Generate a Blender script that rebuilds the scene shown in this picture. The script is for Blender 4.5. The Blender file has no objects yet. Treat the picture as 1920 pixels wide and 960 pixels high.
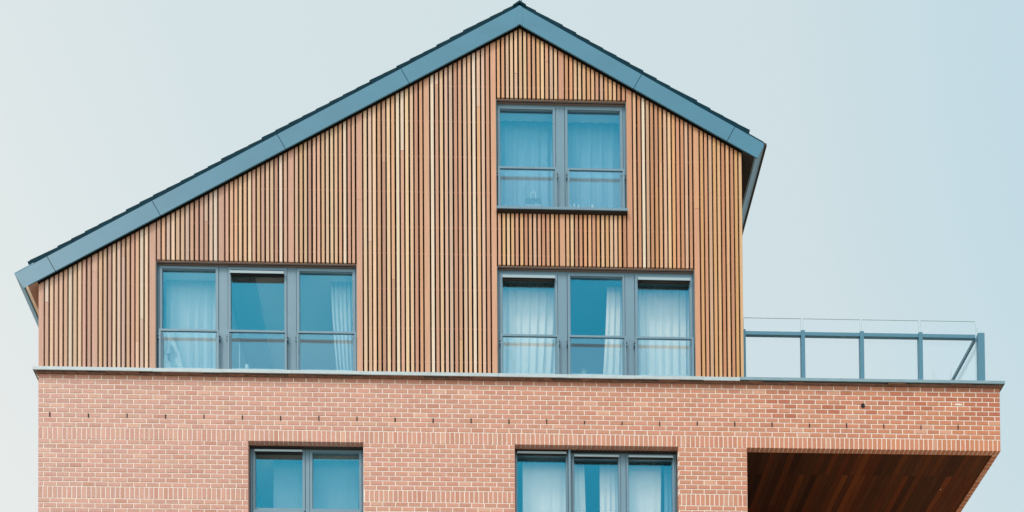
import bpy, math, random
from mathutils import Vector, Matrix
random.seed(11)
S = bpy.context.scene
COL = S.collection

# ------------------------------------------------------------------ camera
RIGHT = Vector((0.99968871, -0.02410411, -0.00644026))
UP = Vector((0.00596848, -0.01959334, 0.99979022))
FWD = Vector((0.02422524, 0.99951743, 0.01944337))
cd = bpy.data.cameras.new("camera")
cam = bpy.data.objects.new("camera", cd); COL.objects.link(cam)
m = Matrix.Identity(4)
for i in range(3):
    m[i][0] = RIGHT[i]; m[i][1] = UP[i]; m[i][2] = -FWD[i]
m[0][3], m[1][3], m[2][3] = 0.0, -17.56, 1.6
cam.matrix_world = m
cd.sensor_width = 36.0
cd.lens = 1880.0 * 36 / 1920            # architectural shift lens on a level tripod
cd.shift_x = (960 - 908.434) / 1920
cd.shift_y = (2358.45 - 480) / 1920
cd.clip_start = 0.1; cd.clip_end = 5000
S.camera = cam

# ------------------------------------------------------------------ world, sun, exposure
SUN_AZ = math.radians(222)     # direction of the sun, clockwise from +y seen from above
SUN_EL = math.radians(47)
sun_dir = Vector((math.sin(SUN_AZ) * math.cos(SUN_EL), math.cos(SUN_AZ) * math.cos(SUN_EL), math.sin(SUN_EL)))
W = bpy.data.worlds.new("World"); S.world = W; W.use_nodes = True
nt = W.node_tree; N = nt.nodes; L = nt.links
for n in list(N): N.remove(n)
out = N.new('ShaderNodeOutputWorld')
sky = N.new('ShaderNodeTexSky'); sky.sky_type = 'NISHITA'; sky.sun_disc = False
sky.sun_elevation = SUN_EL; sky.sun_rotation = SUN_AZ
sky.air_density = 1.0; sky.dust_density = 2.0; sky.ozone_density = 2.5
bg1 = N.new('ShaderNodeBackground'); bg1.inputs['Strength'].default_value = 0.10
L.new(sky.outputs[0], bg1.inputs['Color'])
# thin high cloud veil over the whole sky, thicker and whiter to the left (west)
tc = N.new('ShaderNodeTexCoord')
dp = N.new('ShaderNodeVectorMath'); dp.operation = 'DOT_PRODUCT'
dp.inputs[1].default_value = (0.93, 0.20, 0.90)
L.new(tc.outputs['Generated'], dp.inputs[0])
nz = N.new('ShaderNodeTexNoise'); nz.inputs['Scale'].default_value = 1.6; nz.inputs['Detail'].default_value = 4
L.new(tc.outputs['Generated'], nz.inputs['Vector'])
ad = N.new('ShaderNodeMath'); ad.operation = 'MULTIPLY_ADD'; ad.inputs[1].default_value = 0.10
sb = N.new('ShaderNodeMath'); sb.operation = 'SUBTRACT'; sb.inputs[1].default_value = .30; L.new(dp.outputs['Value'], sb.inputs[0])
L.new(nz.outputs['Fac'], ad.inputs[0]); L.new(sb.outputs[0], ad.inputs[2])
rmp = N.new('ShaderNodeValToRGB')
e = rmp.color_ramp.elements
e[0].position = 0.13; e[0].color = (0.800, 0.828, 0.800, 1)
e[1].position = 0.84; e[1].color = (0.55, 0.705, 0.762, 1)
for ps, c in ((.29, (.725, .790, .787)), (.43, (.668, .762, .775)), (.75, (.632, .738, .758))):
    k = rmp.color_ramp.elements.new(ps); k.color = (*c, 1)
L.new(ad.outputs[0], rmp.inputs['Fac'])
bg2 = N.new('ShaderNodeBackground'); bg2.inputs['Strength'].default_value = 1.12
L.new(rmp.outputs[0], bg2.inputs['Color'])
# the veil is brighter on the sun's side of the sky (behind the camera)
ds = N.new('ShaderNodeVectorMath'); ds.operation = 'DOT_PRODUCT'; ds.inputs[1].default_value = (sun_dir.x * .5, sun_dir.y, sun_dir.z * .5)
L.new(tc.outputs['Generated'], ds.inputs[0])
gl_ = N.new('ShaderNodeMapRange'); gl_.inputs[1].default_value = .05; gl_.inputs[2].default_value = .8
gl_.inputs[3].default_value = 1.14; gl_.inputs[4].default_value = 2.3; gl_.interpolation_type = 'SMOOTHSTEP'
L.new(ds.outputs['Value'], gl_.inputs[0]); L.new(gl_.outputs[0], bg2.inputs['Strength'])
mx = N.new('ShaderNodeMixShader'); mx.inputs[0].default_value = 0.86
L.new(bg1.outputs[0], mx.inputs[1]); L.new(bg2.outputs[0], mx.inputs[2]); L.new(mx.outputs[0], out.inputs['Surface'])

sd = bpy.data.lights.new("sun", 'SUN'); sd.energy = 1.6; sd.angle = math.radians(14); sd.color = (1.0, 0.90, 0.80)
so = bpy.data.objects.new("sun", sd); COL.objects.link(so)
so.rotation_euler = sun_dir.to_track_quat('Z', 'Y').to_euler(); so.location = (-20, -20, 40)
vs = S.view_settings
vs.view_transform = 'Standard'; vs.look = 'None'; vs.exposure = 0.0; vs.gamma = 1.0; vs.use_curve_mapping = False
S.cycles.max_bounces = 10; S.cycles.transparent_max_bounces = 16; S.cycles.use_denoising = True

# ------------------------------------------------------------------ materials
def mat(name, color, rough=0.6, metal=0.0, attr=False, noise=None, bump=None, spec=0.5):
    """noise=(scale xyz, amount) varies the base colour; bump=(scale xyz, strength, distance)"""
    M = bpy.data.materials.new(name); M.use_nodes = True
    nt = M.node_tree; N = nt.nodes; L = nt.links
    b = N['Principled BSDF']
    b.inputs['Roughness'].default_value = rough; b.inputs['Metallic'].default_value = metal
    b.inputs['Specular IOR Level'].default_value = spec
    b.inputs['Base Color'].default_value = (*color, 1)
    tc = N.new('ShaderNodeTexCoord'); src = None
    if attr:
        a = N.new('ShaderNodeAttribute'); a.attribute_name = 'tint'; src = a.outputs['Color']
    if noise:
        mp = N.new('ShaderNodeMapping'); mp.inputs['Scale'].default_value = noise[0]
        L.new(tc.outputs['Object'], mp.inputs['Vector'])
        nn = N.new('ShaderNodeTexNoise'); nn.inputs['Scale'].default_value = 1; nn.inputs['Detail'].default_value = 6
        nn.inputs['Roughness'].default_value = 0.65
        L.new(mp.outputs[0], nn.inputs['Vector'])
        mr = N.new('ShaderNodeMapRange'); mr.inputs[1].default_value = 0.25; mr.inputs[2].default_value = 0.75
        mr.inputs[3].default_value = 1 - noise[1]; mr.inputs[4].default_value = 1 + noise[1]
        L.new(nn.outputs['Fac'], mr.inputs[0])
        vm = N.new('ShaderNodeVectorMath'); vm.operation = 'SCALE'
        if src: L.new(src, vm.inputs[0])
        else: vm.inputs[0].default_value = color
        L.new(mr.outputs[0], vm.inputs['Scale']); src = vm.outputs[0]
    if src: L.new(src, b.inputs['Base Color'])
    if bump:
        mp = N.new('ShaderNodeMapping'); mp.inputs['Scale'].default_value = bump[0]
        L.new(tc.outputs['Object'], mp.inputs['Vector'])
        nn = N.new('ShaderNodeTexNoise'); nn.inputs['Scale'].default_value = 1; nn.inputs['Detail'].default_value = 5
        L.new(mp.outputs[0], nn.inputs['Vector'])
        bp = N.new('ShaderNodeBump'); bp.inputs['Strength'].default_value = bump[1]; bp.inputs['Distance'].default_value = bump[2]
        L.new(nn.outputs['Fac'], bp.inputs['Height']); L.new(bp.outputs[0], b.inputs['Normal'])
    return M

M_BRICK = mat("fired_clay_brick", (.5, .26, .18), .85, attr=True, noise=((22, 22, 30), .16), bump=((160, 160, 160), .35, .003), spec=.25)
M_MORTAR = mat("pale_mortar", (.80, .735, .68), .95, noise=((9, 9, 9), .10), bump=((220, 220, 220), .4, .002), spec=.1)
M_SLAT = mat("cedar_slats", (.5, .35, .22), .7, attr=True, noise=((70, 70, 1.3), .17), bump=((240, 240, 3), .25, .002), spec=.25)
M_BATTEN = mat("brown_batten", (.12, .03, .025), .8)
M_BLACK = mat("black_membrane", (.006, .006, .007), .95, spec=.1)
M_FRAME = mat("blue_grey_frame_paint", (.135, .255, .345), .42, noise=((3, 3, 5), .05), bump=((400, 400, 400), .08, .001))
M_JAMB = mat("dark_blue_grey_paint", (.10, .18, .23), .5)
M_BARGE = mat("blue_grey_coated_metal", (.045, .195, .305), .42, noise=((1.2, 3, 2.2), .09), bump=((350, 350, 350), .12, .001))
M_COPING = mat("weathered_coping_metal", (.42, .52, .57), .5, noise=((6, 9, 16), .13), bump=((90, 90, 90), .15, .002))
M_COPDARK = mat("terrace_coping_metal", (.19, .32, .39), .5, noise=((6, 9, 14), .12), bump=((90, 90, 90), .15, .002))
M_BED = mat("stained_mortar_bed", (.24, .15, .12), .95, noise=((14, 14, 40), .5), bump=((40, 40, 80), .8, .01))
M_TILE = mat("slate_roof_tile", (.001, .030, .050), .75, noise=((6, 6, 6), .3), bump=((60, 60, 60), .3, .003), spec=.08)
M_LINER = mat("brown_head_liner", (.26, .20, .18), .7, noise=((3, 20, 20), .12))
M_HOODDARK = mat("dark_brown_plastic", (.035, .026, .024), .45)
M_HOODLIP = mat("pale_blue_metal_lip", (.30, .42, .48), .4)
M_SOFBROWN = mat("brown_soffit_board", (.36, .23, .19), .7, noise=((4, 4, 4), .12))
M_SOFDARK = mat("dark_soffit_board", (.018, .018, .02), .7)
M_WHITEMET = mat("white_drip_metal", (.96, .95, .93), .3)
M_PLANK = mat("oiled_soffit_plank", (.1, .04, .02), .75, attr=True, noise=((60, 2, 60), .25), bump=((200, 6, 200), .2, .002), spec=.15)
M_CEIL = mat("white_ceiling_paint", (.86, .85, .82), .8)
M_ROOM = mat("room_wall_paint", (.48, .52, .52), .8)
M_WHITE = mat("white_plastic", (.85, .85, .83), .5)
M_BAG = mat("dark_blue_paper", (.03, .10, .13), .7)
M_PAVE = mat("pale_paving", (.50, .38, .27), .9, noise=((.4, .4, .4), .15))
M_ASPH = mat("asphalt", (.05, .05, .052), .9, noise=((3, 3, 3), .2))
M_LINE = mat("road_paint", (.8, .8, .78), .7)
M_WALLIN = mat("core_wall", (.05, .05, .05), .9)
M_GRASS = mat("dry_grass", (.28, .27, .20), .8)
M_HOLE = mat("dark_pipe", (.004, .004, .004), .8)

def glass_mat(name, fac, gtint, ttint, rough=0.0):
    M = bpy.data.materials.new(name); M.use_nodes = True
    nt = M.node_tree; N = nt.nodes; L = nt.links
    N.remove(N['Principled BSDF']); o = N['Material Output']
    t = N.new('ShaderNodeBsdfTransparent'); t.inputs[0].default_value = (*ttint, 1)
    g = N.new('ShaderNodeBsdfGlossy'); g.inputs['Color'].default_value = (*gtint, 1); g.inputs['Roughness'].default_value = rough
    mx = N.new('ShaderNodeMixShader')
    lw = N.new('ShaderNodeLayerWeight'); lw.inputs['Blend'].default_value = .5
    pw = N.new('ShaderNodeMath'); pw.operation = 'POWER'; pw.inputs[1].default_value = 4; L.new(lw.outputs['Facing'], pw.inputs[0])
    ma = N.new('ShaderNodeMath'); ma.operation = 'MULTIPLY_ADD'; ma.inputs[1].default_value = .9; ma.inputs[2].default_value = fac; ma.use_clamp = True
    L.new(pw.outputs[0], ma.inputs[0]); L.new(ma.outputs[0], mx.inputs[0])
    L.new(t.outputs[0], mx.inputs[1]); L.new(g.outputs[0], mx.inputs[2]); L.new(mx.outputs[0], o.inputs['Surface'])
    return M
M_GLASS = glass_mat("solar_control_glass", .16, (.04, .55, .86), (1.0, .99, .97))
M_CLEAR = glass_mat("clear_guard_glass", .04, (.70, .90, 1.0), (.93, .97, .98))
M_RAILGLASS = glass_mat("clear_railing_glass", .0, (.8, .95, 1.0), (.985, .995, 1.0))
M_GEDGE = mat("green_glass_edge", (.42, .60, .66), .3)

def cloth_mat(name, col, trans=.35):
    M = bpy.data.materials.new(name); M.use_nodes = True
    nt = M.node_tree; N = nt.nodes; L = nt.links
    N.remove(N['Principled BSDF']); o = N['Material Output']
    d = N.new('ShaderNodeBsdfDiffuse'); d.inputs[0].default_value = (*col, 1)
    t = N.new('ShaderNodeBsdfTranslucent'); t.inputs[0].default_value = (*col, 1)
    w = N.new('ShaderNodeTexWave'); w.inputs['Scale'].default_value = 160; w.bands_direction = 'X'
    tc = N.new('ShaderNodeTexCoord'); L.new(tc.outputs['Object'], w.inputs['Vector'])
    bp = N.new('ShaderNodeBump'); bp.inputs['Strength'].default_value = .1; bp.inputs['Distance'].default_value = .001
    L.new(w.outputs['Fac'], bp.inputs['Height']); L.new(bp.outputs[0], d.inputs['Normal'])
    mx = N.new('ShaderNodeMixShader'); mx.inputs[0].default_value = trans
    L.new(d.outputs[0], mx.inputs[1]); L.new(t.outputs[0], mx.inputs[2]); L.new(mx.outputs[0], o.inputs['Surface'])
    return M
M_CURT_W = cloth_mat("white_curtain_cloth", (.95, .92, .87), .1)
M_CURT_B = cloth_mat("blue_grey_curtain_cloth", (.62, .68, .70), .15)
M_CURT_D = cloth_mat("dim_blue_curtain_cloth", (.30, .43, .52), .15)
M_NET = cloth_mat("pale_net_cloth", (.30, .38, .42), .2)
M_SHEET = cloth_mat("crumpled_white_sheet", (.9, .9, .88), .1)

def brick_proc():
    M = bpy.data.materials.new("procedural_brick"); M.use_nodes = True
    nt = M.node_tree; N = nt.nodes; L = nt.links; b = N['Principled BSDF']; b.inputs['Roughness'].default_value = .9
    g = N.new('ShaderNodeNewGeometry'); sp = N.new('ShaderNodeSeparateXYZ'); cb = N.new('ShaderNodeCombineXYZ')
    L.new(g.outputs['Position'], sp.inputs[0])
    a = N.new('ShaderNodeMath'); a.operation = 'ADD'; L.new(sp.outputs[0], a.inputs[0]); L.new(sp.outputs[1], a.inputs[1])
    L.new(a.outputs[0], cb.inputs[0]); L.new(sp.outputs[2], cb.inputs[1])
    t = N.new('ShaderNodeTexBrick'); t.inputs['Scale'].default_value = 1
    t.inputs['Brick Width'].default_value = .225; t.inputs['Row Height'].default_value = .0855; t.inputs['Mortar Size'].default_value = .009
    t.inputs['Color1'].default_value = (.50, .26, .18, 1); t.inputs['Color2'].default_value = (.44, .21, .14, 1); t.inputs['Mortar'].default_value = (.7, .63, .57, 1)
    L.new(cb.outputs[0], t.inputs['Vector']); L.new(t.outputs['Color'], b.inputs['Base Color'])
    bp = N.new('ShaderNodeBump'); bp.inputs['Distance'].default_value = .004; bp.invert = True
    L.new(t.outputs['Fac'], bp.inputs['Height']); L.new(bp.outputs[0], b.inputs['Normal'])
    return M
M_BRICKP = brick_proc()

# ------------------------------------------------------------------ mesh helpers
class MB:
    def __init__(s): s.v = []; s.f = []; s.c = []
    def add(s, vs, fs, c=(1, 1, 1)):
        o = len(s.v); s.v += [tuple(v) for v in vs]
        for f in fs: s.f.append([o + i for i in f]); s.c.append(c)
    def box(s, x0, x1, y0, y1, z0, z1, c=(1, 1, 1)):
        s.add([(x0, y0, z0), (x1, y0, z0), (x1, y1, z0), (x0, y1, z0), (x0, y0, z1), (x1, y0, z1), (x1, y1, z1), (x0, y1, z1)],
              [(0, 1, 5, 4), (1, 2, 6, 5), (2, 3, 7, 6), (3, 0, 4, 7), (4, 5, 6, 7), (0, 3, 2, 1)], c)
    def brick(s, x0, x1, y0, y1, z0, z1, b, c):
        """box whose front (y0) arrises are chamfered by b"""
        s.add([(x0 + b, y0, z0 + b), (x1 - b, y0, z0 + b), (x1 - b, y0, z1 - b), (x0 + b, y0, z1 - b),
               (x0, y0 + b, z0), (x1, y0 + b, z0), (x1, y0 + b, z1), (x0, y0 + b, z1),
               (x0, y1, z0), (x1, y1, z0), (x1, y1, z1), (x0, y1, z1)],
              [(0, 1, 2, 3), (4, 5, 1, 0), (5, 6, 2, 1), (6, 7, 3, 2), (7, 4, 0, 3),
               (8, 9, 5, 4), (9, 10, 6, 5), (10, 11, 7, 6), (11, 8, 4, 7), (11, 10, 9, 8)], c)
    def prism(s, pts, y0, y1, c=(1, 1, 1)):
        """polygon pts (x,z), counter-clockwise seen from -y, extruded from y0 to y1"""
        n = len(pts)
        s.add([(x, y0, z) for x, z in pts] + [(x, y1, z) for x, z in pts],
              [list(range(n)), list(range(2 * n - 1, n - 1, -1))] + [(i, n + i, n + (i + 1) % n, (i + 1) % n) for i in range(n)], c)
    def tube(s, pts, r, n=8, c=(1, 1, 1)):
        rings = []
        for i, p in enumerate(pts):
            p = Vector(p); a = Vector(pts[max(i - 1, 0)]); b = Vector(pts[min(i + 1, len(pts) - 1)])
            d = (b - a).normalized(); u = d.orthogonal().normalized(); w = d.cross(u)
            rr = r[i] if isinstance(r, (list, tuple)) else r
            rings.append([p + (u * math.cos(t) + w * math.sin(t)) * rr for t in [2 * math.pi * k / n for k in range(n)]])
        vs = [v for R in rings for v in R]; fs = []
        for i in range(len(rings) - 1):
            for k in range(n): fs.append((i * n + k, i * n + (k + 1) % n, (i + 1) * n + (k + 1) % n, (i + 1) * n + k))
        fs.append(list(range(n))[::-1]); fs.append([(len(rings) - 1) * n + k for k in range(n)])
        s.add(vs, fs, c)
    def build(s, name, material, parent=None, attr=False, smooth=False):
        me = bpy.data.meshes.new(name); me.from_pydata(s.v, [], s.f)
        if attr:
            at = me.color_attributes.new('tint', 'FLOAT_COLOR', 'CORNER')
            buf = []
            for f, c in zip(s.f, s.c): buf += [c[0], c[1], c[2], 1.0] * len(f)
            at.data.foreach_set('color', buf)
        if smooth: me.polygons.foreach_set('use_smooth', [True] * len(me.polygons))
        mats = material if isinstance(material, (list, tuple)) else [material]
        for q in mats: me.materials.append(q)
        me.update()
        o = bpy.data.objects.new(name, me); COL.objects.link(o)
        if parent: o.parent = parent
        return o
def empty(name, loc=(0, 0, 0)):
    o = bpy.data.objects.new(name, None); o.location = loc; COL.objects.link(o); return o
def tag(o, label=None, cat=None, group=None, kind=None):
    if label: o['label'] = label
    if cat: o['category'] = cat
    if group: o['group'] = group
    if kind: o['kind'] = kind
    return o
def boxpart(name, M, parent, *b):
    mb = MB(); mb.box(*b); return mb.build(name, M, parent)
def lerp(a, b, t): return tuple(x + (y - x) * t for x, y in zip(a, b))
def jit(c, a):
    k = 1 + random.uniform(-a, a); return tuple(min(1, x * k * (1 + random.uniform(-a, a) * .3)) for x in c)

# ------------------------------------------------------------------ ground
g = MB(); g.box(-900, 900, -900, 900, -.3, 0); tag(g.build('ground', M_PAVE), kind='structure')
g = MB(); g.box(-900, 900, -14.0, -6.5, .004, .008); tag(g.build('road', M_ASPH), kind='structure')
g = MB()
for i in range(-12, 13): g.box(i * 6, i * 6 + 3, -10.3, -10.2, .012, .014)
tag(g.build('road_marking', M_LINE), kind='structure')
g = MB(); g.box(-900, 900, -6.5, -6.35, 0, .12); tag(g.build('kerb', M_COPING), kind='structure')

# ------------------------------------------------------------------ building
B = empty('apartment_building', (0, 0, 0))
tag(B, 'red brick apartment building with timber slat gable, blue grey windows and roof edge', 'building')

XL, XR = -7.345, 9.828           # brick front
WR = 5.190                       # right corner of the timber storey
APX = 1.196
SL, SR = .566, .5535             # roof slopes (rise / run)
def low(x): return 24.020 - (SL * (APX - x) if x < APX else SR * (x - APX))    # lower edge of the barge board
def top(x): return low(x) + .340

OPEN_B = [(-3.665, -1.637, 14.30, 16.432), (1.059, 3.984, 14.30, 16.434), (5.225, XR + 1, 14.10, 16.428)]

# brickwork of single bricks
COURSE, PITCH, J = .0862, .225, .0165
WEEP0 = -7.143
def brick_col(x, z):
    t = min(1, max(0, (x + 7.3) / 17))
    c = lerp((.575, .345, .295), (.52, .22, .125), t)
    r = random.random()
    if r < .05: c = lerp(c, (.42, .17, .11), .28)
    elif r < .12: c = lerp(c, (.66, .43, .33), .4)
    if x > 5.5 and z > 16.95 and random.random() < (.30 + .5 * (z - 16.95) + max(0, x - 8.7) * .9):
        c = lerp(c, (.40, .13, .075), random.uniform(.35, .8))
    if z > 17.48: c = lerp(c, (.40, .19, .13), random.uniform(.3, .6))  # top course: grime plus the coping's shade, both put into the brick colour
    return jit(c, .07)
bk = MB()
def row(z0, z1, x_start, pitch, depth=.1):
    x = x_start
    while x < XR:
        a, b = max(x + J / 2, XL), min(x + pitch - J / 2, XR); x += pitch
        segs = [(a, b)]
        for (ox0, ox1, oz0, oz1) in OPEN_B:
            if z0 < oz1 - .02 and z1 > oz0 + .02:
                ns = []
                for (p, q) in segs:
                    if q <= ox0 or p >= ox1: ns.append((p, q)); continue
                    if p < ox0: ns.append((p, ox0))
                    if q > ox1: ns.append((ox1, q))
                segs = ns
        for (p, q) in segs:
            if q - p > .018:
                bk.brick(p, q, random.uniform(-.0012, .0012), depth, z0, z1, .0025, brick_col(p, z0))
z = 16.640; i = 0
WEEP_Z = None
while z < 17.57:
    par = i % 2
    z1 = min(z + COURSE, 17.585)
    row(z + J / 2, z1 - J / 2, WEEP0 + (0 if par == 0 else PITCH / 2) - PITCH * 2, PITCH)
    if i == 2: WEEP_Z = (z + J / 2, z1 - J / 2)
    z += COURSE; i += 1
row(16.434, 16.640 - J / 2, -7.345 + .0755 - PITCH * 3 / 8 * 2 + .0015, PITCH * 3 / 8)     # soldier band
z = 16.430; i = 0
CL = .0848
while i < 10:
    row(z - CL + J / 2, z - J / 2, WEEP0 + (0 if i % 2 == 0 else PITCH / 2) - PITCH * 2, PITCH); z -= CL; i += 1
row(z - .212 + J / 2, z - J / 2, -7.345 + .0755 - PITCH * 3 / 8 * 2 + .0015, PITCH * 3 / 8)
z -= .212; i = 0
while z > 12.6:
    row(z - CL + J / 2, z - J / 2, WEEP0 + (0 if i % 2 == 0 else PITCH / 2) - PITCH * 2, PITCH); z -= CL; i += 1
ZBR = z
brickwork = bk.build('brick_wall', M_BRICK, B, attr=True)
def pieces(x0, x1, z0, z1, ops):
    """rectangles of x0..x1, z0..z1 left over around the openings"""
    xs = sorted(set([x0, x1] + [min(max(v, x0), x1) for o in ops for v in o[:2]]))
    res = []
    for a, b in zip(xs[:-1], xs[1:]):
        if b - a < 1e-6: continue
        mid = (a + b) / 2; zz = [(z0, z1)]
        for o in ops:
            if o[0] < mid < o[1]:
                nz_ = []
                for (p, q) in zz:
                    if q <= o[2] or p >= o[3]: nz_.append((p, q)); continue
                    if p < o[2]: nz_.append((p, o[2]))
                    if q > o[3]: nz_.append((o[3], q))
                zz = nz_
        res += [(a, b, p, q) for p, q in zz]
    return res
mo = MB()
mops = [(a - .005, b + .005 if b < 9 else b, c, d + .009) for a, b, c, d in OPEN_B]
for a, b, p, q in pieces(XL + .004, XR - .004, ZBR, 17.583, mops): mo.box(a, b, .0055, .098, p, q)
mo.build('mortar', M_MORTAR, brickwork)
# plain lower storeys, sides and rear
boxpart('lower_wall', M_BRICKP, B, XL, XR, 0, .1, 0, ZBR)
boxpart('side_wall', M_BRICKP, B, XL, XL + .1, .1, 9, 0, 17.585)
boxpart('rear_wall', M_BRICKP, B, XL, WR, 9, 9.1, 0, 17.585)
# weep slots: small dark vents in the head joints
wv = None
for k in range(25):
    x = WEEP0 + .675 * k
    if wv is None:
        mb = MB(); mb.box(-.0105, .0105, -.0035, .03, -.038, .038)
        wv = mb.build('weep_vent', M_HOLE, B); o = wv
    else:
        o = wv.copy(); COL.objects.link(o); o.parent = B
    o.location = (x, 0, (WEEP_Z[0] + WEEP_Z[1]) / 2 + random.uniform(-.010, .004)); o['group'] = 'weep vents in the brick band'
    o.scale = (random.uniform(.8, 1.15), 1, random.uniform(.8, 1.05))
# overflow pipe
mb = MB(); n = 16
ring = [(7.332 + .036 * math.cos(2 * math.pi * i / n), 17.228 + .042 * math.sin(2 * math.pi * i / n)) for i in range(n)]
mb.prism(ring, -.006, .05); mb.build('overflow_pipe', M_HOLE, B)
# small chips and pale smears on the brick face are in the brick colours; one pale repaired brick
mb = MB(); mb.prism([(9.00, 17.262), (9.13, 17.258), (9.14, 17.280), (9.06, 17.292), (9.01, 17.284)], -.0035, .002); mb.build('mortar_smear', M_MORTAR, B)

# copings
joints = [-7.406, -5.33, -4.11, -2.885, -1.66, -.43, .772, 2.005, 3.205, 4.43, 5.088]
for a, b in zip(joints[:-1], joints[1:]):
    mb = MB(); dz = random.uniform(-.004, .004)
    if abs(b - 5.088) < .01: dz = -.008
    z0, z1 = 17.590 + dz, 17.648 + dz * .4
    a2, b2 = a + .0015, b - .0015
    mb.prism([(a2, z0), (b2, z0), (b2, z1), (a2, z1)], -.080, -.074)
    mb.box(a2, b2, -.074, .06, z1 - .012, z1 - .001)
    mb.box(a2, b2, -.074, -.066, z0, z0 + .006)
    mb.build('coping', M_COPING, B)
boxpart('coping_edge', M_COPING, B, -7.410, -7.4065, -.08, 9, 17.586, 17.647)
mb = MB()
mb.box(5.0885, 9.885, -.080, -.074, 17.600, 17.651); mb.box(5.0885, 9.885, -.074, .20, 17.640, 17.650)
mb.box(9.879, 9.885, -.074, 3.0, 17.600, 17.640); mb.box(9.64, 9.885, .2, 3.0, 17.640, 17.650)
mb.box(5.0885, 9.879, -.074, -.066, 17.600, 17.606)
mb.build('terrace_coping', M_COPDARK, B)
mb = MB()      # uneven mortar bed below the coping
random.seed(5); x = XL - .03
while x < XR + .03:
    w = random.uniform(.12, .45); x1 = min(x + w, XR + .03)
    mb.box(x, x1, -.062 + random.uniform(0, .03), .05, 17.586, 17.600 + random.uniform(-.004, .003)); x = x1
    if x >= XR + .03: break
mb.build('mortar_bed', M_BED, B)

# ---- timber storey: slats, battens, membrane
OPEN_W = [(-5.292, -1.737, 17.0, 19.668), (.7625, 4.318, 17.0, 19.684), (.7625, 3.112, 20.640, 22.742)]
PAL = [(.64, .42, .28), (.72, .53, .34), (.56, .33, .24), (.52, .28, .19), (.78, .63, .43), (.62, .36, .20), (.66, .53, .43), (.68, .45, .24)]
def slat_col(x):
    t = min(1, max(0, (x + 7.3) / 12.5))
    c = random.choice(PAL); c = (c[0] * .90, c[1] * .80, c[2] * .76)
    c = lerp(c, (.58, .44, .38), .5 * (1 - t))
    c = lerp(c, (.56, .29, .13), .45 * max(0, (t - .35) / .65))
    r = random.random()
    if r < .04 + (.12 if -1.5 < x < .8 else 0): c = lerp(c, (.72, .66, .57), .6)
    return jit(c, .10)
boards = []          # (x0, x1, wide)
wides = [(-6.409, -6.316), (-5.402, -5.293), (-4.181, -4.088), (-2.949, -2.852), (-1.7365, -1.637), (-.531, -.436), (.669, .7620), (1.894, 1.986), (3.1125, 3.205), (4.3185, 4.409)]
boards.append((-7.345, -7.257, True))
prev = -7.257
for a, b in wides + [(WR + .0255, WR + .0255)]:
    gap = a - prev; n = max(1, round((gap - .0265) / .0805)); pt = (gap - .0265) / n if n else gap
    for i in range(n):
        x0 = prev + .0265 + i * pt; off = random.uniform(-.0025, .0025)
        boards.append((x0 + off, x0 + pt - .0265 + off + random.uniform(-.002, .002), False))
    if b > a: boards.append((a, b, True))
    prev = b
cl = MB(); random.seed(21)
for (a, b, wide) in boards:
    mid = (a + b) / 2
    spans = [(17.654, min(low(a), low(b)) + .14)]
    for o in OPEN_W:
        if o[0] < mid < o[1]:
            ns = []
            for p, q in spans:
                if q <= o[2] or p >= o[3]: ns.append((p, q)); continue
                if p < o[2]: ns.append((p, o[2]))
                if q > o[3]: ns.append((o[3] + .012, q))
            spans = ns
    for p, q in spans:
        cuts = []
        if wide:
            if abs(mid + 1.687) < .05: cuts = [20.83]
            elif abs(mid - 4.363) < .05: cuts = [20.79]
            elif random.random() < .6: cuts = [random.uniform(18.4, 22)]
        elif random.random() < .13: cuts = [random.uniform(p + .4, q - .3)] if q - p > 1 else []
        cuts = [c for c in cuts if p + .1 < c < q - .1]
        zz = [p] + cuts + [q]
        for s0, s1 in zip(zz[:-1], zz[1:]):
            c = slat_col(mid)
            if wide: c = jit(lerp((.54, .34, .265), (.56, .31, .19), min(1, max(0, (mid + 5) / 8))), .08)
            ch = .003
            y0 = random.uniform(-.001, .002)
            g0, g1 = s0 + .001, s1 - .001
            cl.brick(a + (0 if wide else .0015), b - (0 if wide else .0015), y0, .047, g0, g1, ch, c)
cladding = cl.build('timber_cladding', M_SLAT, B, attr=True)
mb = MB()
outline_z = lambda x: low(x) + .15
xs = [XL + .01, -5.292, -1.737, APX, .7625, 3.112, 4.318, WR - .012]
def under_roof(x0, x1, z0, y0, y1, mb_):
    """strip between z0 and the roof line, split at the apex"""
    parts = [(x0, x1)] if not (x0 < APX < x1) else [(x0, APX), (APX, x1)]
    for a, b in parts: mb_.prism([(a, z0), (b, z0), (b, outline_z(b)), (a, outline_z(a))], y0, y1)
seg = sorted(set([XL + .012, -5.292, -1.737, .7625, 3.112, 4.318, WR - .012]))
for a, b in zip(seg[:-1], seg[1:]):
    mid = (a + b) / 2
    if -5.292 < mid < -1.737: under_roof(a, b, 19.668, .0508, .060, mb)
    elif .7625 < mid < 3.112:
        mb.box(a, b, .0508, .060, 19.684, 20.640); under_roof(a, b, 22.742, .0508, .060, mb)
    elif 3.112 < mid < 4.318: under_roof(a, b, 19.684, .0508, .060, mb)
    else: under_roof(a, b, 17.0, .0508, .060, mb)
mb.build('black_membrane', M_BLACK, cladding)
mb = MB()
for zb in (17.95, 18.56, 19.27, 19.92, 20.40, 21.05, 21.7, 22.35, 23.0):
    xlo = max(XL + .02, APX - (23.95 - zb) / SL); xhi = min(WR - .02, APX + (23.95 - zb) / SR)
    for a, b, p, q in pieces(xlo, xhi, zb - .015, zb + .015, OPEN_W): boxpart('batten', M_BATTEN, cladding, a, b, .0475, .0505, p, q)
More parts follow.
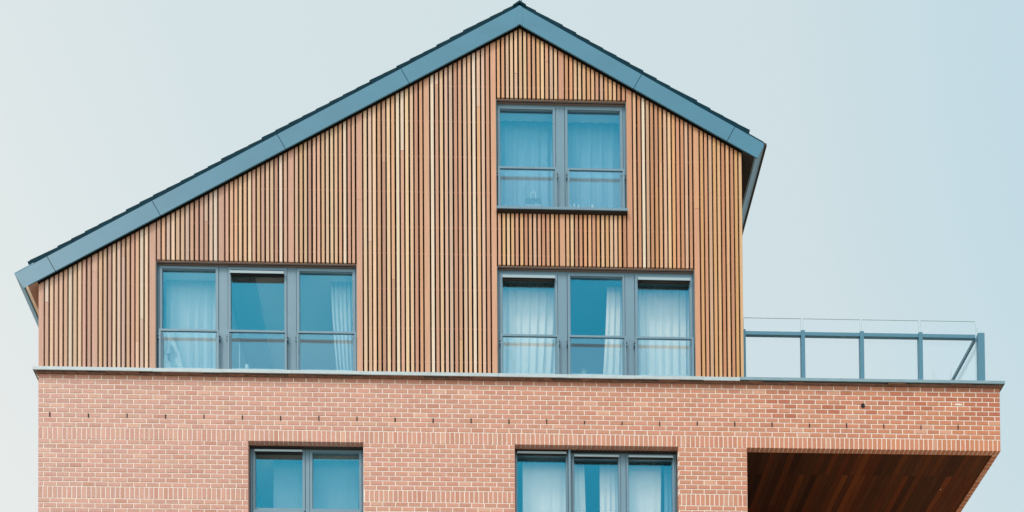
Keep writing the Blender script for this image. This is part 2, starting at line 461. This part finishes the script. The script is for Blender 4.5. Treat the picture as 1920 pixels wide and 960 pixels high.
# core walls behind the cladding and the brick
core = MB()
for a, b, p, q in pieces(XL + .1, XR - .12, 12.7, 17.0, [(o[0], o[1], o[2], o[3] + .0) for o in OPEN_B]): core.box(a, b, .1, .24, 16.475 if (a > 5.2 and p > 16) else p, q)
core.build('inner_leaf', M_WALLIN, B)
core = MB()
for a, b in zip(seg[:-1], seg[1:]):
    mid = (a + b) / 2
    if -5.292 < mid < -1.737: under_roof(a, b, 19.70, .062, .2, core)
    elif .7625 < mid < 3.112:
        core.box(a, b, .062, .2, 19.72, 20.60); under_roof(a, b, 22.78, .062, .2, core)
    elif 3.112 < mid < 4.318: under_roof(a, b, 19.72, .062, .2, core)
    else: under_roof(a, b, 17.0, .062, .2, core)
core.build('gable_frame', M_WALLIN, B)
mb = MB(); mb.box(WR - .03, WR - .004, .03, 8.98, 17.0, low(WR) + .1); mb.build('timber_side_wall', mat("side_timber", (.52, .33, .2), .7, noise=((3, 40, 1.3), .25)), B)
mb = MB(); mb.box(XL + .004, XL + .03, .03, 8.98, 17.65, low(XL) + .1); mb.build('timber_side_wall', bpy.data.materials['side_timber'], B)
mb = MB(); under_roof(XL, WR, 17.59, 8.98, 9.0, mb); mb.build('rear_gable', M_WALLIN, B)

# ---- barge boards
def seg_barge(xa, xb, side, apex_at=None):
    g = .0045
    s_ = SL if side < 0 else -SR
    d = Vector((s_, -1)).normalized(); h = .340 / math.sqrt(1 + s_ * s_)
    def cut(xt): return (xt, top(xt)), (xt + d.x * h, top(xt) + d.y * h)
    def vert(x): return (x, top(x)), (x, low(x))
    A = vert(xa + g) if apex_at == 'a' else cut(xa + g)
    Bq = vert(xb - g) if apex_at == 'b' else cut(xb - g)
    mb = MB()
    poly = [A[1], Bq[1], Bq[0], A[0]]
    mb.prism(poly, -.070, -.062)
    # returned lower lip and top lip of the folded metal
    for (P, Q, up) in ((A[1], Bq[1], 1), (A[0], Bq[0], -1)):
        t = .008 * up
        mb.prism([(P[0], P[1] + (0 if up > 0 else t)), (Q[0], Q[1] + (0 if up > 0 else t)), (Q[0], Q[1] + (t if up > 0 else 0)), (P[0], P[1] + (t if up > 0 else 0))], -.062, -.052)
    return mb.build('barge_board', M_BARGE, B)
LJ = [-7.727, -7.17, -5.335, -3.13, -.93, 1.158]
for i, (a, b) in enumerate(zip(LJ[:-1], LJ[1:])): seg_barge(a, b, -1, 'b' if i == 4 else None)
RJ = [1.234, 3.379, 5.053, 5.600]
for i, (a, b) in enumerate(zip(RJ[:-1], RJ[1:])): seg_barge(a, b, 1, 'a' if i == 0 else None)
mb = MB()
mb.prism([(1.152, low(1.152) - .002), (1.196, low(1.196) - .002), (1.240, low(1.240) - .002), (1.240, top(1.24)), (1.196, top(1.196)), (1.152, top(1.152))], -.076, -.055)
mb.build('apex_cover', M_BARGE, B)
# roof slab
mb = MB()
mb.prism([(-7.52, low(-7.52) + .012), (APX, low(APX) + .012), (APX, top(APX)), (-7.69, top(-7.69))], .0, 9.3)
mb.prism([(APX, low(APX) + .012), (5.405, low(5.405) + .012), (5.562, top(5.562)), (APX, top(APX))], .0, 9.3)
roof = mb.build('roof', M_WALLIN, B)
# dark underside infill between barge and slats
mb = MB()
mb.prism([(-7.5, low(-7.5) + .010), (APX, low(APX) + .010), (APX, low(APX) + .03), (-7.5, low(-7.5) + .03)], -.060, .0)
mb.prism([(APX, low(APX) + .010), (5.39, low(5.39) + .010), (5.39, low(5.39) + .03), (APX, low(APX) + .03)], -.060, .0)
mb.build('verge_underside', M_BLACK, roof)
mb = MB(); mb.prism([(-7.50, low(-7.50) - .004), (XL - .002, low(XL) - .004), (XL - .002, low(XL) + .008), (-7.50, low(-7.50) + .008)], -.055, 9.3)
mb.build('soffit', M_SOFBROWN, roof)
mb = MB(); mb.prism([(WR + .002, low(WR) - .004), (5.40, low(5.40) - .004), (5.40, low(5.40) + .008), (WR + .002, low(WR) + .008)], -.055, 9.3)
mb.build('soffit', M_SOFDARK, roof)
# fascias and gutters, square to the slopes
mb = MB(); mb.prism([(-7.545, low(-7.545) - .0), (-7.500, low(-7.500) - .006), (-7.500, low(-7.500) + .01), (-7.545, low(-7.545) + .01)], -.068, 9.3)
mb.build('drip_trim', M_WHITEMET, roof)
mb = MB(); mb.prism([(-7.568, low(-7.555) - .012), (-7.548, low(-7.548) - .012), (-7.712, top(-7.712)), (-7.735, top(-7.735) - .004)], -.071, 9.3)
mb.build('eaves_gutter', M_BARGE, roof)
mb = MB(); mb.prism([(5.400, low(5.400)), (5.428, low(5.428)), (5.596, top(5.596) - .02), (5.566, top(5.566))], -.0625, 9.3)
mb.build('eaves_fascia', M_FRAME, roof)
mb = MB(); mb.prism([(5.574, top(5.60) - .035), (5.625, top(5.625) - .02), (5.622, top(5.622) + .012), (5.566, top(5.566) + .012)], -.074, 9.3)
mb.build('eaves_gutter', M_SOFDARK, roof)
mb = MB(); mb.prism([(-7.735, top(-7.735) + .001), (-7.40, top(-7.40) + .001), (-7.40, top(-7.40) + .016), (-7.735, top(-7.735) + .014)], -.072, 9.3); mb.build('gutter_lip', M_BARGE, roof)
mb = MB(); mb.prism([(5.22, top(5.22) + .001), (5.566, top(5.566) + .001), (5.566, top(5.566) + .022), (5.22, top(5.22) + .022)], -.072, 9.3); mb.build('gutter_lip', M_TILE, roof)
# tiles: stepped slabs up each slope
random.seed(8)
def tiles(side):
    mb = MB(); s_ = SL if side < 0 else SR
    L_ = ((APX + 7.46) if side < 0 else (5.27 - APX)) * math.sqrt(1 + s_ * s_)
    d = Vector((side, -s_)).normalized(); up = Vector((s_ * -side * -1, 1)).normalized()
    up = Vector((-d.y, d.x)) if side > 0 else Vector((d.y, -d.x))
    if up.y < 0: up = -up
    P0 = Vector((APX, top(APX))); ex = .275; n = int(L_ / ex) + 1
    for i in range(n):
        t0, t1 = i * ex - .05, min((i + 1) * ex, L_) ; t0 = max(0, t0)
        lift = random.uniform(-.004, .004); h0, h1 = .076 + lift, .093 + lift
        a = P0 + d * t0 + up * .003; b = P0 + d * t1 + up * .003
        c = P0 + d * (t1 + .012) + up * h1; e_ = P0 + d * t0 + up * h0
        pts = [(a.x, a.y), (b.x, b.y), (c.x, c.y), (e_.x, e_.y)]
        if side < 0: pts = pts[::-1]
        y = -.058 + random.uniform(-.006, .006)
        mb.prism(pts, y, 9.3)
    return mb.build('roof_tiles', M_TILE, roof)
tiles(-1); tiles(1)
mb = MB()
mb.prism([(APX - .12, top(APX) - .01), (APX - .12, top(APX) + .025), (APX, top(APX) + .112), (APX + .12, top(APX) + .035), (APX + .12, top(APX) - .01), (APX, top(APX) + .07)][::-1], -.064, 9.3)
mb.box(1.222, 1.236, -.07, -.055, top(APX) + .03, top(APX) + .22)
mb.build('ridge_tile', M_TILE, roof)

# ------------------------------------------------------------------ windows
def window(label, X0, X1, Z0, Z1, yF, sashes, guards, head, jambs=True, posts=()):
    """frame plate with a hole per sash; sash = (xo0,xo1,xg0,xg1,zo0,zo1,zg0,zg1,hood)"""
    mb = MB()
    ops = [(s[0] - .008, s[1] + .008, s[4] - .008, s[5] + .008) for s in sashes]
    for a, b, p, q in pieces(X0 + .003, X1 - .003, Z0, Z1 - .003, ops): mb.box(a, b, yF, yF + .07, p, q)
    wdw = mb.build('window', M_FRAME, B); wdw['label'] = label
    if jambs:
        boxpart('jamb', M_JAMB, wdw, X0 + .0005, X0 + .012, .026, yF - .001, Z0, Z1 - .004)
        boxpart('jamb', M_JAMB, wdw, X1 - .012, X1 - .0005, .026, yF - .001, Z0, Z1 - .004)
    for s in sashes:
        xo0, xo1, xg0, xg1, zo0, zo1, zg0, zg1, hood = s
        f = MB()
        for a, b, p, q in pieces(xo0, xo1, zo0, zo1, [(xg0, xg1, zg0, zg1)]): f.box(a, b, yF - .010, yF + .05, p, q)
        # stepped inner bead
        for a, b, p, q in pieces(xg0 + .0005, xg1 - .0005, zg0 + .0005, zg1 - .0005, [(xg0 + .008, xg1 - .008, zg0 + .008, zg1 - .012)]):
            f.box(a, b, yF + .004, yF + .045, p, q)
        f.build('sash', M_FRAME, wdw)
        p = MB(); p.box(xg0 + .0082, xg1 - .0082, yF + .024, yF + .030, zg0 + .0082, zg1 - .0122); p.build('pane', M_GLASS, wdw)
        if hood:
            h = MB(); zh0, zh1 = hood; y0 = yF - .065; xa, xb = xg0 + .002, xg1 - .002
            h.box(xa, xb, y0, y0 + .006, zh0, zh1)
            h.box(xa, xb, y0 + .006, yF - .0105, zh1 - .006, zh1 - .001)
            hd = h.build('vent_hood', M_HOODLIP, wdw)
            # bring the grille up as dark underside pieces of the hood box
            u = MB(); u.box(xa + .003, xb - .003, y0 + .007, yF - .0105, zh0 + .014, zh1 - .008); u.box(xa + .009, xb - .009, yF - .0104, yF + .0235, zh0 + .014, zh1 - .008)
            u.box(xa + .005, xb - .005, y0 + .030, y0 + .050, zh0 + .003, zh0 + .0139)
            u.box(xa + .001, xa + .0029, y0 + .007, yF - .011, zh0 + .001, zh1 - .008)
            u.box(xb - .0029, xb - .001, y0 + .007, yF - .011, zh0 + .001, zh1 - .008)
            u.build('vent_grille', M_HOODDARK, wdw)
    for (ga, gb, gz0, gz1, gy) in guards:
        f = MB(); t = .030
        f.box(ga, gb, gy, gy + .028, gz1 - .036, gz1)
        f.box(ga, ga + t, gy, gy + .028, gz0, gz1 - .036); f.box(gb - t, gb, gy, gy + .028, gz0, gz1 - .036)
        f.box(ga + t, gb - t, gy, gy + .028, gz0, gz0 + .03)
        f.build('guard_rail', M_FRAME, wdw)
        p = MB(); p.box(ga + t, gb - t, gy + .010, gy + .018, gz0 + .03, gz1 - .036); p.build('guard_pane', M_CLEAR, wdw)
        for xx, sg in ((ga, -1), (gb, 1)):
            k = MB()
            for dz in (.10, .155):
                k.box(min(xx + sg * .001, xx + sg * .020), max(xx + sg * .001, xx + sg * .020), gy + .004, yF - .001, gz1 - dz - .012, gz1 - dz + .012)
            k.build('guard_bracket', M_JAMB, wdw)
    for (pa, pb, pz0, pz1, py) in posts: boxpart('mullion_post', M_FRAME, wdw, pa, pb, py, yF - .0105, pz0, pz1)
    hl = MB(); hl.box(X0, X1, head[0], head[1], Z1 + .0005, Z1 + .014); hl.build('head_liner', M_LINER if jambs else M_HOODDARK, wdw)
    return wdw
y = .09
H1 = (19.490, 19.534)
window('left wide window of three sashes, dark vent hood over the middle sash', -5.292, -1.737, 17.652, 19.668, y,
       [(-5.248, -4.205, -5.205, -4.252, 17.66, 19.642, 17.71, 19.604, None),
        (-4.033, -2.994, -3.990, -3.033, 17.66, 19.640, 17.71, 19.604, H1),
        (-2.819, -1.774, -2.770, -1.818, 17.66, 19.640, 17.71, 19.598, None)],
       [(-5.24, -4.188, 17.66, 18.452, .02), (-4.032, -2.985, 17.66, 18.452, .02), (-2.811, -1.757, 17.66, 18.452, .02)], (.027, .10))
window('right wide window of three sashes, vent hoods over both outer sashes', .7625, 4.318, 17.652, 19.684, y,
       [(.806, 1.850, .860, 1.809, 17.66, 19.626, 17.71, 19.578, (19.496, 19.542)),
        (2.032, 3.063, 2.080, 3.027, 17.66, 19.632, 17.71, 19.600, None),
        (3.249, 4.288, 3.297, 4.244, 17.66, 19.636, 17.71, 19.582, (19.496, 19.542))],
       [(.821, 1.865, 17.66, 18.457, .02), (2.028, 3.072, 17.66, 18.457, .02), (3.235, 4.290, 17.66, 18.452, .02)], (.027, .10))
wt = window('top window of two sashes high under the ridge', .7625, 3.112, 20.700, 22.742, y,
       [(.792, 1.836, .833, 1.796, 20.72, 22.694, 20.77, 22.650, None),
        (2.008, 3.055, 2.054, 3.011, 20.72, 22.698, 20.77, 22.656, None)],
       [(.797, 1.849, 20.715, 21.520, .02), (2.043, 3.069, 20.715, 21.514, .02)], (.027, .10))
mb = MB(); mb.box(.7635, 3.1105, -.070, .088, 20.688, 20.698); mb.box(.7635, 3.1105, -.070, -.064, 20.652, 20.688); mb.build('sill', M_FRAME, wt)
mb = MB(); mb.box(.7645, 3.1095, -.063, .05, 20.6415, 20.655); mb.build('sill_underside', M_SOFDARK, wt)
yb = .165
window('lower left window of two sashes in the brick wall, vent hood over its left sash', -3.665, -1.637, 14.302, 16.432, yb,
       [(-3.617, -2.690, -3.576, -2.730, 15.305, 16.404, 15.352, 16.372, (16.335, 16.370)),
        (-2.604, -1.678, -2.560, -1.719, 15.305, 16.404, 15.352, 16.380, None),
        (-3.617, -2.690, -3.576, -2.730, 14.35, 15.285, 14.40, 15.24, None),
        (-2.604, -1.678, -2.560, -1.719, 14.35, 15.285, 14.40, 15.24, None)],
       [(-3.60, -2.70, 14.35, 15.262, .09), (-2.595, -1.69, 14.35, 15.262, .09)], (.101, .24), jambs=False)
window('lower right window of three sashes in the brick wall, vent hood over every sash', 1.059, 3.984, 14.302, 16.434, yb,
       [(1.075, 2.018, 1.106, 1.994, 15.27, 16.415, 15.312, 16.385, (16.362, 16.400)),
        (2.095, 2.966, 2.130, 2.937, 15.27, 16.370, 15.312, 16.340, (16.318, 16.352)),
        (3.076, 3.952, 3.111, 3.915, 15.27, 16.370, 15.312, 16.340, (16.318, 16.352)),
        (1.075, 2.018, 1.106, 1.994, 14.35, 15.25, 14.40, 15.21, None),
        (2.095, 2.966, 2.130, 2.937, 14.35, 15.25, 14.40, 15.21, None),
        (3.076, 3.952, 3.111, 3.915, 14.35, 15.25, 14.40, 15.21, None)],
       [(1.09, 2.00, 14.35, 15.22, .09), (2.11, 2.95, 14.35, 15.22, .09), (3.09, 3.94, 14.35, 15.22, .09)], (.101, .24), jambs=False,
       posts=[(2.026, 2.062, 14.31, 16.425, .08)])

# rooms behind the windows
def room(x0, x1, z0, z1, y0, y1, ceil=None):
    w = MB(); t = .04
    w.box(x0 - t, x0, y0, y1, z0, z1); w.box(x1, x1 + t, y0, y1, z0, z1); w.box(x0 - t, x1 + t, y1, y1 + t, z0 - t, z1 + t); w.box(x0 - t, x1 + t, y0, y1, z0 - t, z0)
    w.build('room_wall', M_ROOM, B)
    boxpart('room_ceiling', ceil or M_CEIL, B, x0 - t, x1 + t, y0, y1, z1, z1 + t)
yr = .161
room(-5.34, -1.70, 17.55, 19.675, yr, 4.2); room(.72, 4.36, 17.55, 19.69, yr, 4.2, mat('blue_grey_ceiling_paint', (.16, .30, .36), .8)); room(.72, 3.15, 20.62, 22.755, yr, 4.2)
room(-3.72, -1.58, 14.2, 16.445, .2405, 4.2); room(1.0, 4.04, 14.2, 16.447, .2405, 4.2, bpy.data.materials['blue_grey_ceiling_paint'])
boxpart('bulkhead', mat("bulkhead_paint", (.30, .36, .38), .8), B, -4.12, -3.60, .165, 4.18, 19.63, 19.672)

# ------------------------------------------------------------------ curtains (top-level)
def curtain(label, x0, x1, z0, z1, y, M, folds=7, amp=.028, x0b=None, x1b=None, seed=1, group=None, name='curtain', cat='curtain', belly=0, head=.06):
    rnd = random.Random(seed); nx, nzz = max(40, int(folds * 14)), 14
    x0b = x0 if x0b is None else x0b; x1b = x1 if x1b is None else x1b
    ph = [rnd.uniform(0, 6.28) for _ in range(4)]
    wob = [rnd.uniform(-.4, .4) for _ in range(folds + 2)]
    vs, fs = [], []
    for j in range(nzz + 1):
        v = j / nzz
        for i in range(nx + 1):
            u = i / nx
            k = min(int(u * folds), folds); fr = u * folds - k
            a = amp * (.22 + .9 * v ** .6) * (1 + wob[k] * (1 - fr) + wob[min(k + 1, folds + 1)] * fr)
            s = math.sin(u * folds * 2 * math.pi + ph[0] + .5 * math.sin(u * 5 + ph[1])) + .35 * math.sin(u * folds * 4.3 * math.pi + ph[2] + v)
            xa = x0 + (x0b - x0) * v ** 1.4 + belly * math.sin(math.pi * v); xb = x1 + (x1b - x1) * v ** 1.4
            x = xa + (xb - xa) * u + .008 * math.sin(u * folds * 6.28 + ph[3]) * v
            vs.append((x, y + a * s, z1 + (z0 - z1) * v + (.006 * math.sin(u * folds * 12.5 + ph[1]) if j == 0 else 0)))
    for j in range(nzz):
        for i in range(nx):
            q = j * (nx + 1) + i; fs.append((q, q + nx + 1, q + nx + 2, q + 1))
    mb = MB(); mb.add(vs, fs); o = mb.build(name, M, None, smooth=True)
    md = o.modifiers.new('cloth_thickness', 'SOLIDIFY'); md.thickness = .003
    tag(o, label, cat, group or 'curtains hanging behind the windows')
    return o
curtain('dim blue curtain filling the left sash of the left wide window', -5.23, -4.20, 17.60, 19.672, .36, M_CURT_B, 6, .030, seed=3)
curtain('narrow gathered curtain at the right end of the left wide window', -2.24, -1.74, 17.60, 19.672, .34, M_CURT_B, 6, .030, x0b=-2.10, seed=5)
curtain('white curtain filling the left sash of the right wide window', .80, 1.93, 17.60, 19.686, .34, M_CURT_W, 7, .030, x1b=1.80, seed=9)
curtain('white curtain edge drawn to the right of the middle sash, right wide window', 2.78, 3.20, 17.60, 19.686, .33, M_CURT_W, 4, .028, x0b=2.66, seed=12)
curtain('white curtain filling the right sash of the right wide window', 3.21, 4.32, 17.60, 19.686, .35, M_CURT_W, 8, .028, seed=17)
curtain('deep blue curtain in the left sash of the top window', .80, 1.90, 20.64, 22.752, .36, M_CURT_D, 6, .032, seed=23)
curtain('deep blue curtain in the right sash of the top window', 1.98, 3.10, 20.64, 22.752, .36, M_CURT_D, 5, .032, seed=29)
curtain('flat grey blue net across most of the left sash, lower left window', -3.30, -2.62, 14.22, 16.442, .42, M_NET, 3, .006, seed=31)
curtain('flat grey blue net in the right sash of the lower left window', -2.60, -1.74, 14.22, 16.442, .42, M_NET, 3, .006, x1b=-1.84, seed=33)
curtain('wide white curtain in the left sash of the lower right window', 1.22, 2.05, 14.22, 16.444, .40, M_CURT_W, 4, .010, seed=37)
curtain('slim white curtain left of the dark gap, lower right window', 2.10, 2.35, 14.22, 16.444, .40, M_CURT_W, 4, .020, x1b=2.42, seed=41)
curtain('white curtain right of the dark gap, middle sash of lower right window', 2.63, 3.05, 14.22, 16.444, .40, M_CURT_W, 4, .022, seed=43)
curtain('wide white curtain in the right sash of the lower right window', 3.07, 3.76, 14.22, 16.444, .40, M_CURT_W, 3, .010, x1b=3.70, seed=47)
curtain('narrow dim blue strip of curtain at the right end of the lower right window', 3.82, 4.03, 14.22, 16.444, .42, M_CURT_D, 3, .020, seed=49)

# ------------------------------------------------------------------ small things behind the glass
# paper bag on the top sill
boxpart('window_board', M_WHITE, B, .73, 3.14, .162, .30, 20.88, 20.905)
boxpart('window_board', M_WHITE, B, -5.33, -1.71, .162, .30, 17.86, 17.885)
boxpart('window_board', M_WHITE, B, .73, 4.35, .162, .30, 17.86, 17.885)
bag = empty('carrier_bag', (1.437, .215, 20.905)); tag(bag, 'dark blue carrier bag with pale handles and white lettering behind the top window', 'bag')
mb = MB()
mb.add([(-.135, -.04, 0), (.135, -.04, 0), (.135, .05, 0), (-.135, .05, 0), (-.15, -.015, .22), (.15, -.015, .22), (.15, .02, .22), (-.15, .02, .22), (-.115, -.012, .245), (.115, -.012, .245), (.115, .015, .245), (-.115, .015, .245)],
       [(0, 1, 5, 4), (1, 2, 6, 5), (2, 3, 7, 6), (3, 0, 4, 7), (4, 5, 9, 8), (5, 6, 10, 9), (6, 7, 11, 10), (7, 4, 8, 11), (0, 3, 2, 1)])
mb.build('bag_body', M_BAG, bag)
for yy in (-.014, .016):
    mb = MB(); mb.tube([(-.045, yy, .23)] + [(-.045 + .045 * (1 - math.cos(t)), yy, .31 + .07 * math.sin(t)) for t in [math.pi * k / 8 for k in range(9)]] + [(.045, yy, .23)], .0065, 6)
    mb.build('bag_handle', M_WHITE, bag, smooth=True)
fc = bpy.data.curves.new('lettering', 'FONT'); fc.body = 'nodis'; fc.size = .13; fc.align_x = 'CENTER'; fc.extrude = .001
fo = bpy.data.objects.new('lettering', fc); COL.objects.link(fo)
dg = bpy.context.evaluated_depsgraph_get(); me = bpy.data.meshes.new_from_object(fo.evaluated_get(dg)); bpy.data.objects.remove(fo)
me.materials.clear(); me.materials.append(M_WHITE)
lo = bpy.data.objects.new('lettering', me); COL.objects.link(lo); lo.parent = bag; lo.rotation_euler = (math.radians(84), 0, 0); lo.location = (0, -.045, .035)
# small white ornaments on the same sill
for (x, z, r, lab) in [(2.098, 20.99, .016, 'small white ornament on the top sill, next to the mullion'), (2.176, 21.005, .020, 'tallest small white ornament at the left of the right sash, top window'),
                  (2.253, 20.99, .015, 'third small white ornament from the mullion on the top sill'), (2.51, 21.0, .018, 'lone small white ornament mid pane on the top sill')]:
    mb = MB(); mb.tube([(x, .18, 20.905), (x, .18, z - .07), (x, .18, z - .04), (x, .18, z - .02), (x, .18, z + .01), (x, .18, z + .02)], [r * 1.6, r * 1.7, r * .8, r, r, r * .3], 12)
    tag(mb.build('ornament', M_WHITE, None, smooth=True), lab, 'ornament', 'small white ornaments on the top sill')
# crumpled pale sheet over an airer, left wide window
rn = random.Random(4); vs, fs = [], []
nx, nzv = 14, 22
for j in range(nzv + 1):
    v = j / nzv; wv_ = .17 + .24 * v ** 1.2; xc = -5.13 + .09 * v
    for i in range(nx + 1):
        u = i / nx - .5
        vs.append((xc + u * wv_ + .012 * math.sin(9 * v + 5 * u), .235 + .03 * math.sin(u * 17 + 6 * v) + .02 * math.sin(v * 21 + u * 9) + rn.uniform(-.008, .008), 18.60 - .71 * v + .03 * math.sin(u * 8)))
for j in range(nzv):
    for i in range(nx):
        u = i / nx - .5; v = j / nzv
        if v > .30 and abs(u + .02) < .17 + .1 * math.sin(v * 14): continue      # open folds
        q = j * (nx + 1) + i; fs.append((q, q + nx + 1, q + nx + 2, q + 1))
mb = MB(); mb.add(vs, fs); o = mb.build('draped_sheet', M_SHEET, None)
tag(o, 'crumpled white sheet draped behind the lower left pane of the left wide window', 'sheet')
# houseplant tips in right wide window, tiny pale objects in the left one
mb = MB()
for k in range(9):
    a = -1.1 + k * .27; mb.tube([(2.334, .21, 17.886), (2.334 + .03 * math.sin(a), .21, 17.95), (2.334 + .10 * math.sin(a), .21 + .02 * math.cos(k), 17.96 + .06 * math.cos(a))], [.006, .005, .002], 5)
tag(mb.build('house_plant', mat("pale_leaf", (.35, .42, .30), .6), None, smooth=True), 'thin pale plant behind the middle sash of the right wide window', 'plant')
mb = MB(); mb.tube([(-3.86, .20, 17.886), (-3.86, .20, 18.17), (-3.86, .20, 18.22), (-3.86, .20, 18.34), (-3.86, .20, 18.365)], [.009, .009, .005, .005, .003], 10)
tag(mb.build('slim_bottle', M_WHITE, None, smooth=True), 'slim pale bottle behind the middle sash of the left wide window', 'bottle')
mb = MB(); mb.tube([(-3.728, .20, 17.886), (-3.728, .20, 17.965), (-3.728, .20, 17.98)], [.03, .035, .02], 14)
tag(mb.build('bowl', M_WHITE, None, smooth=True), 'low white bowl behind the middle sash of the left wide window', 'bowl')

# ------------------------------------------------------------------ roof terrace and loggia on the right
boxpart('terrace_floor', M_PAVE, B, 5.2, XR - .1, .12, 3.0, 17.0, 17.3)
# right return band of brick
bk2 = MB(); random.seed(77)
yy = .1
def rrow(z0, z1, pitch, y_start):
    y_ = y_start
    while y_ < 3.0:
        a, b = max(y_ + J / 2, .1 + J), min(y_ + pitch - J / 2, 3.0); y_ += pitch
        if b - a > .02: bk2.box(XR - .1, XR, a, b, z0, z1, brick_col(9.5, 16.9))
rrow(16.430, 16.640 - J / 2, PITCH * 3 / 8, .1)
z = 16.640
i = 0
while z < 17.57:
    rrow(z + J / 2, min(z + COURSE, 17.585) - J / 2, PITCH, .1 - (.112 if i % 2 else 0)); z += COURSE; i += 1
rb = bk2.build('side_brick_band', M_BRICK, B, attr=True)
boxpart('mortar', M_MORTAR, rb, XR - .095, XR - .005, .1, 2.996, 16.435, 17.583)
# soffit planks
pk = MB(); random.seed(14)
x = 5.225; yj = 2.0
cols = [(.055, .022, .012), (.085, .030, .013), (.13, .036, .012), (.11, .030, .011), (.036, .014, .010), (.17, .048, .014), (.07, .026, .012)]
while x < XR - .101:
    w = .115; x1 = min(x + w - .004, XR - .101)
    y0 = .101
    cuts = [.60] if random.random() < .45 else ([1.6 + random.uniform(-.4, .6)] if random.random() < .4 else [])
    ys = [y0] + cuts + [2.99]
    for a, b in zip(ys[:-1], ys[1:]):
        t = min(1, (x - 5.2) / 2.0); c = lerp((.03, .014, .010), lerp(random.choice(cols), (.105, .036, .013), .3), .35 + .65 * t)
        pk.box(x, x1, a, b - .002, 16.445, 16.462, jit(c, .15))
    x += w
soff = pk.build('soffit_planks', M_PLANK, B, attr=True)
boxpart('soffit_deck', M_BLACK, B, 5.21, XR - .1, .102, 2.99, 16.463, 16.99)
mb = MB(); mb.tube([(9.17, .9, 16.449), (9.17, .9, 16.436)], .008, 10); mb.build('soffit_screw', M_WHITE, soff)
boxpart('loggia_side_wall', M_BRICKP, B, 5.115, 5.224, .102, 3.0, 12.7, 16.44)
boxpart('loggia_rear_wall', M_BRICKP, B, 5.1, XR, 3.0, 3.1, 0, 17.3)
boxpart('lower_side_wall', M_BRICKP, B, XR - .1, XR, .1, 3.0, 0, 14.1)
boxpart('loggia_floor', M_PAVE, B, 5.23, XR - .1, .11, 2.99, 13.9, 14.05)

# railing
R = empty('terrace_railing', (5.2, .06, 17.65)); tag(R, 'blue grey roof terrace railing with clear glass panels above the right brick band', 'railing')
def rp(name, M, x0, x1, y0, y1, z0, z1):
    mb = MB(); mb.box(x0 - 5.2, x1 - 5.2, y0 - .06, y1 - .06, z0 - 17.65, z1 - 17.65); return mb.build(name, M, R)
M_POST = mat("railing_paint", (.06, .20, .30), .42)
for (a, b) in [(5.197, 5.243), (6.252, 6.320), (7.325, 7.394), (8.398, 8.467)]: rp('post', M_POST, a, b, .06, .13, 17.651, 18.655)
rp('corner_post', M_POST, 9.485, 9.602, .06, .13, 17.651, 18.660)
px_ = [5.243, 6.252, 6.320, 7.325, 7.394, 8.398, 8.467, 9.44]
for a, b in zip(px_[::2], px_[1::2]): rp('rail', M_POST, a + .001, b - .001, .07, .122, 18.570, 18.632)
rp('side_rail', M_POST, 9.442, 9.484, .131, 2.9, 18.575, 18.632)
rp('rear_post', M_POST, 9.440, 9.50, 2.9, 2.96, 17.651, 18.65)
gx = [(5.232, 6.272), (6.318, 7.356), (7.392, 8.432), (8.470, 9.475)]
for a, b in gx:
    gl = rp('glass_panel', M_RAILGLASS, a, b, .140, .150, 17.70, 18.944)
    e = MB()
    x0, x1, y0, y1, z0, z1 = a - 5.2, b - 5.2, .08, .09, 17.70 - 17.65, 18.944 - 17.65
    t = .0045
    e.box(x0, x1, y0, y1, z1 + .0005, z1 + t); e.box(x0 - t, x0 - .0005, y0, y1, z0, z1); e.box(x1 + .0005, x1 + t, y0, y1, z0, z1)
    e.build('glass_edge', M_GEDGE, gl)
gl = rp('glass_panel', M_RAILGLASS, 9.512, 9.522, .16, 2.88, 17.70, 18.90)
rp('glass_clamp', M_GEDGE, 9.508, 9.524, .135, .155, 18.66, 18.83)
# dry grass stalks growing on the terrace edge
for (x, hh, sd_, lab) in [(8.80, .62, 1, 'taller wispy dry grass stalks on the terrace edge'), (9.05, .58, 2, 'shorter wispy dry grass stalks close to the corner post')]:
    rn = random.Random(sd_); mb = MB()
    for k in range(3):
        a = rn.uniform(-.5, .5); h2 = hh * rn.uniform(.6, 1)
        mb.tube([(x + k * .015, .3, 17.3), (x + k * .015, .3, 17.62), (x + .03 * a, .3, 17.62 + h2 * .5), (x + .12 * a, .3, 17.62 + h2)], [.003, .002, .0018, .001], 5)
    tag(mb.build('grass_tuft', M_GRASS, None), lab, 'grass', 'dry grass on the terrace')
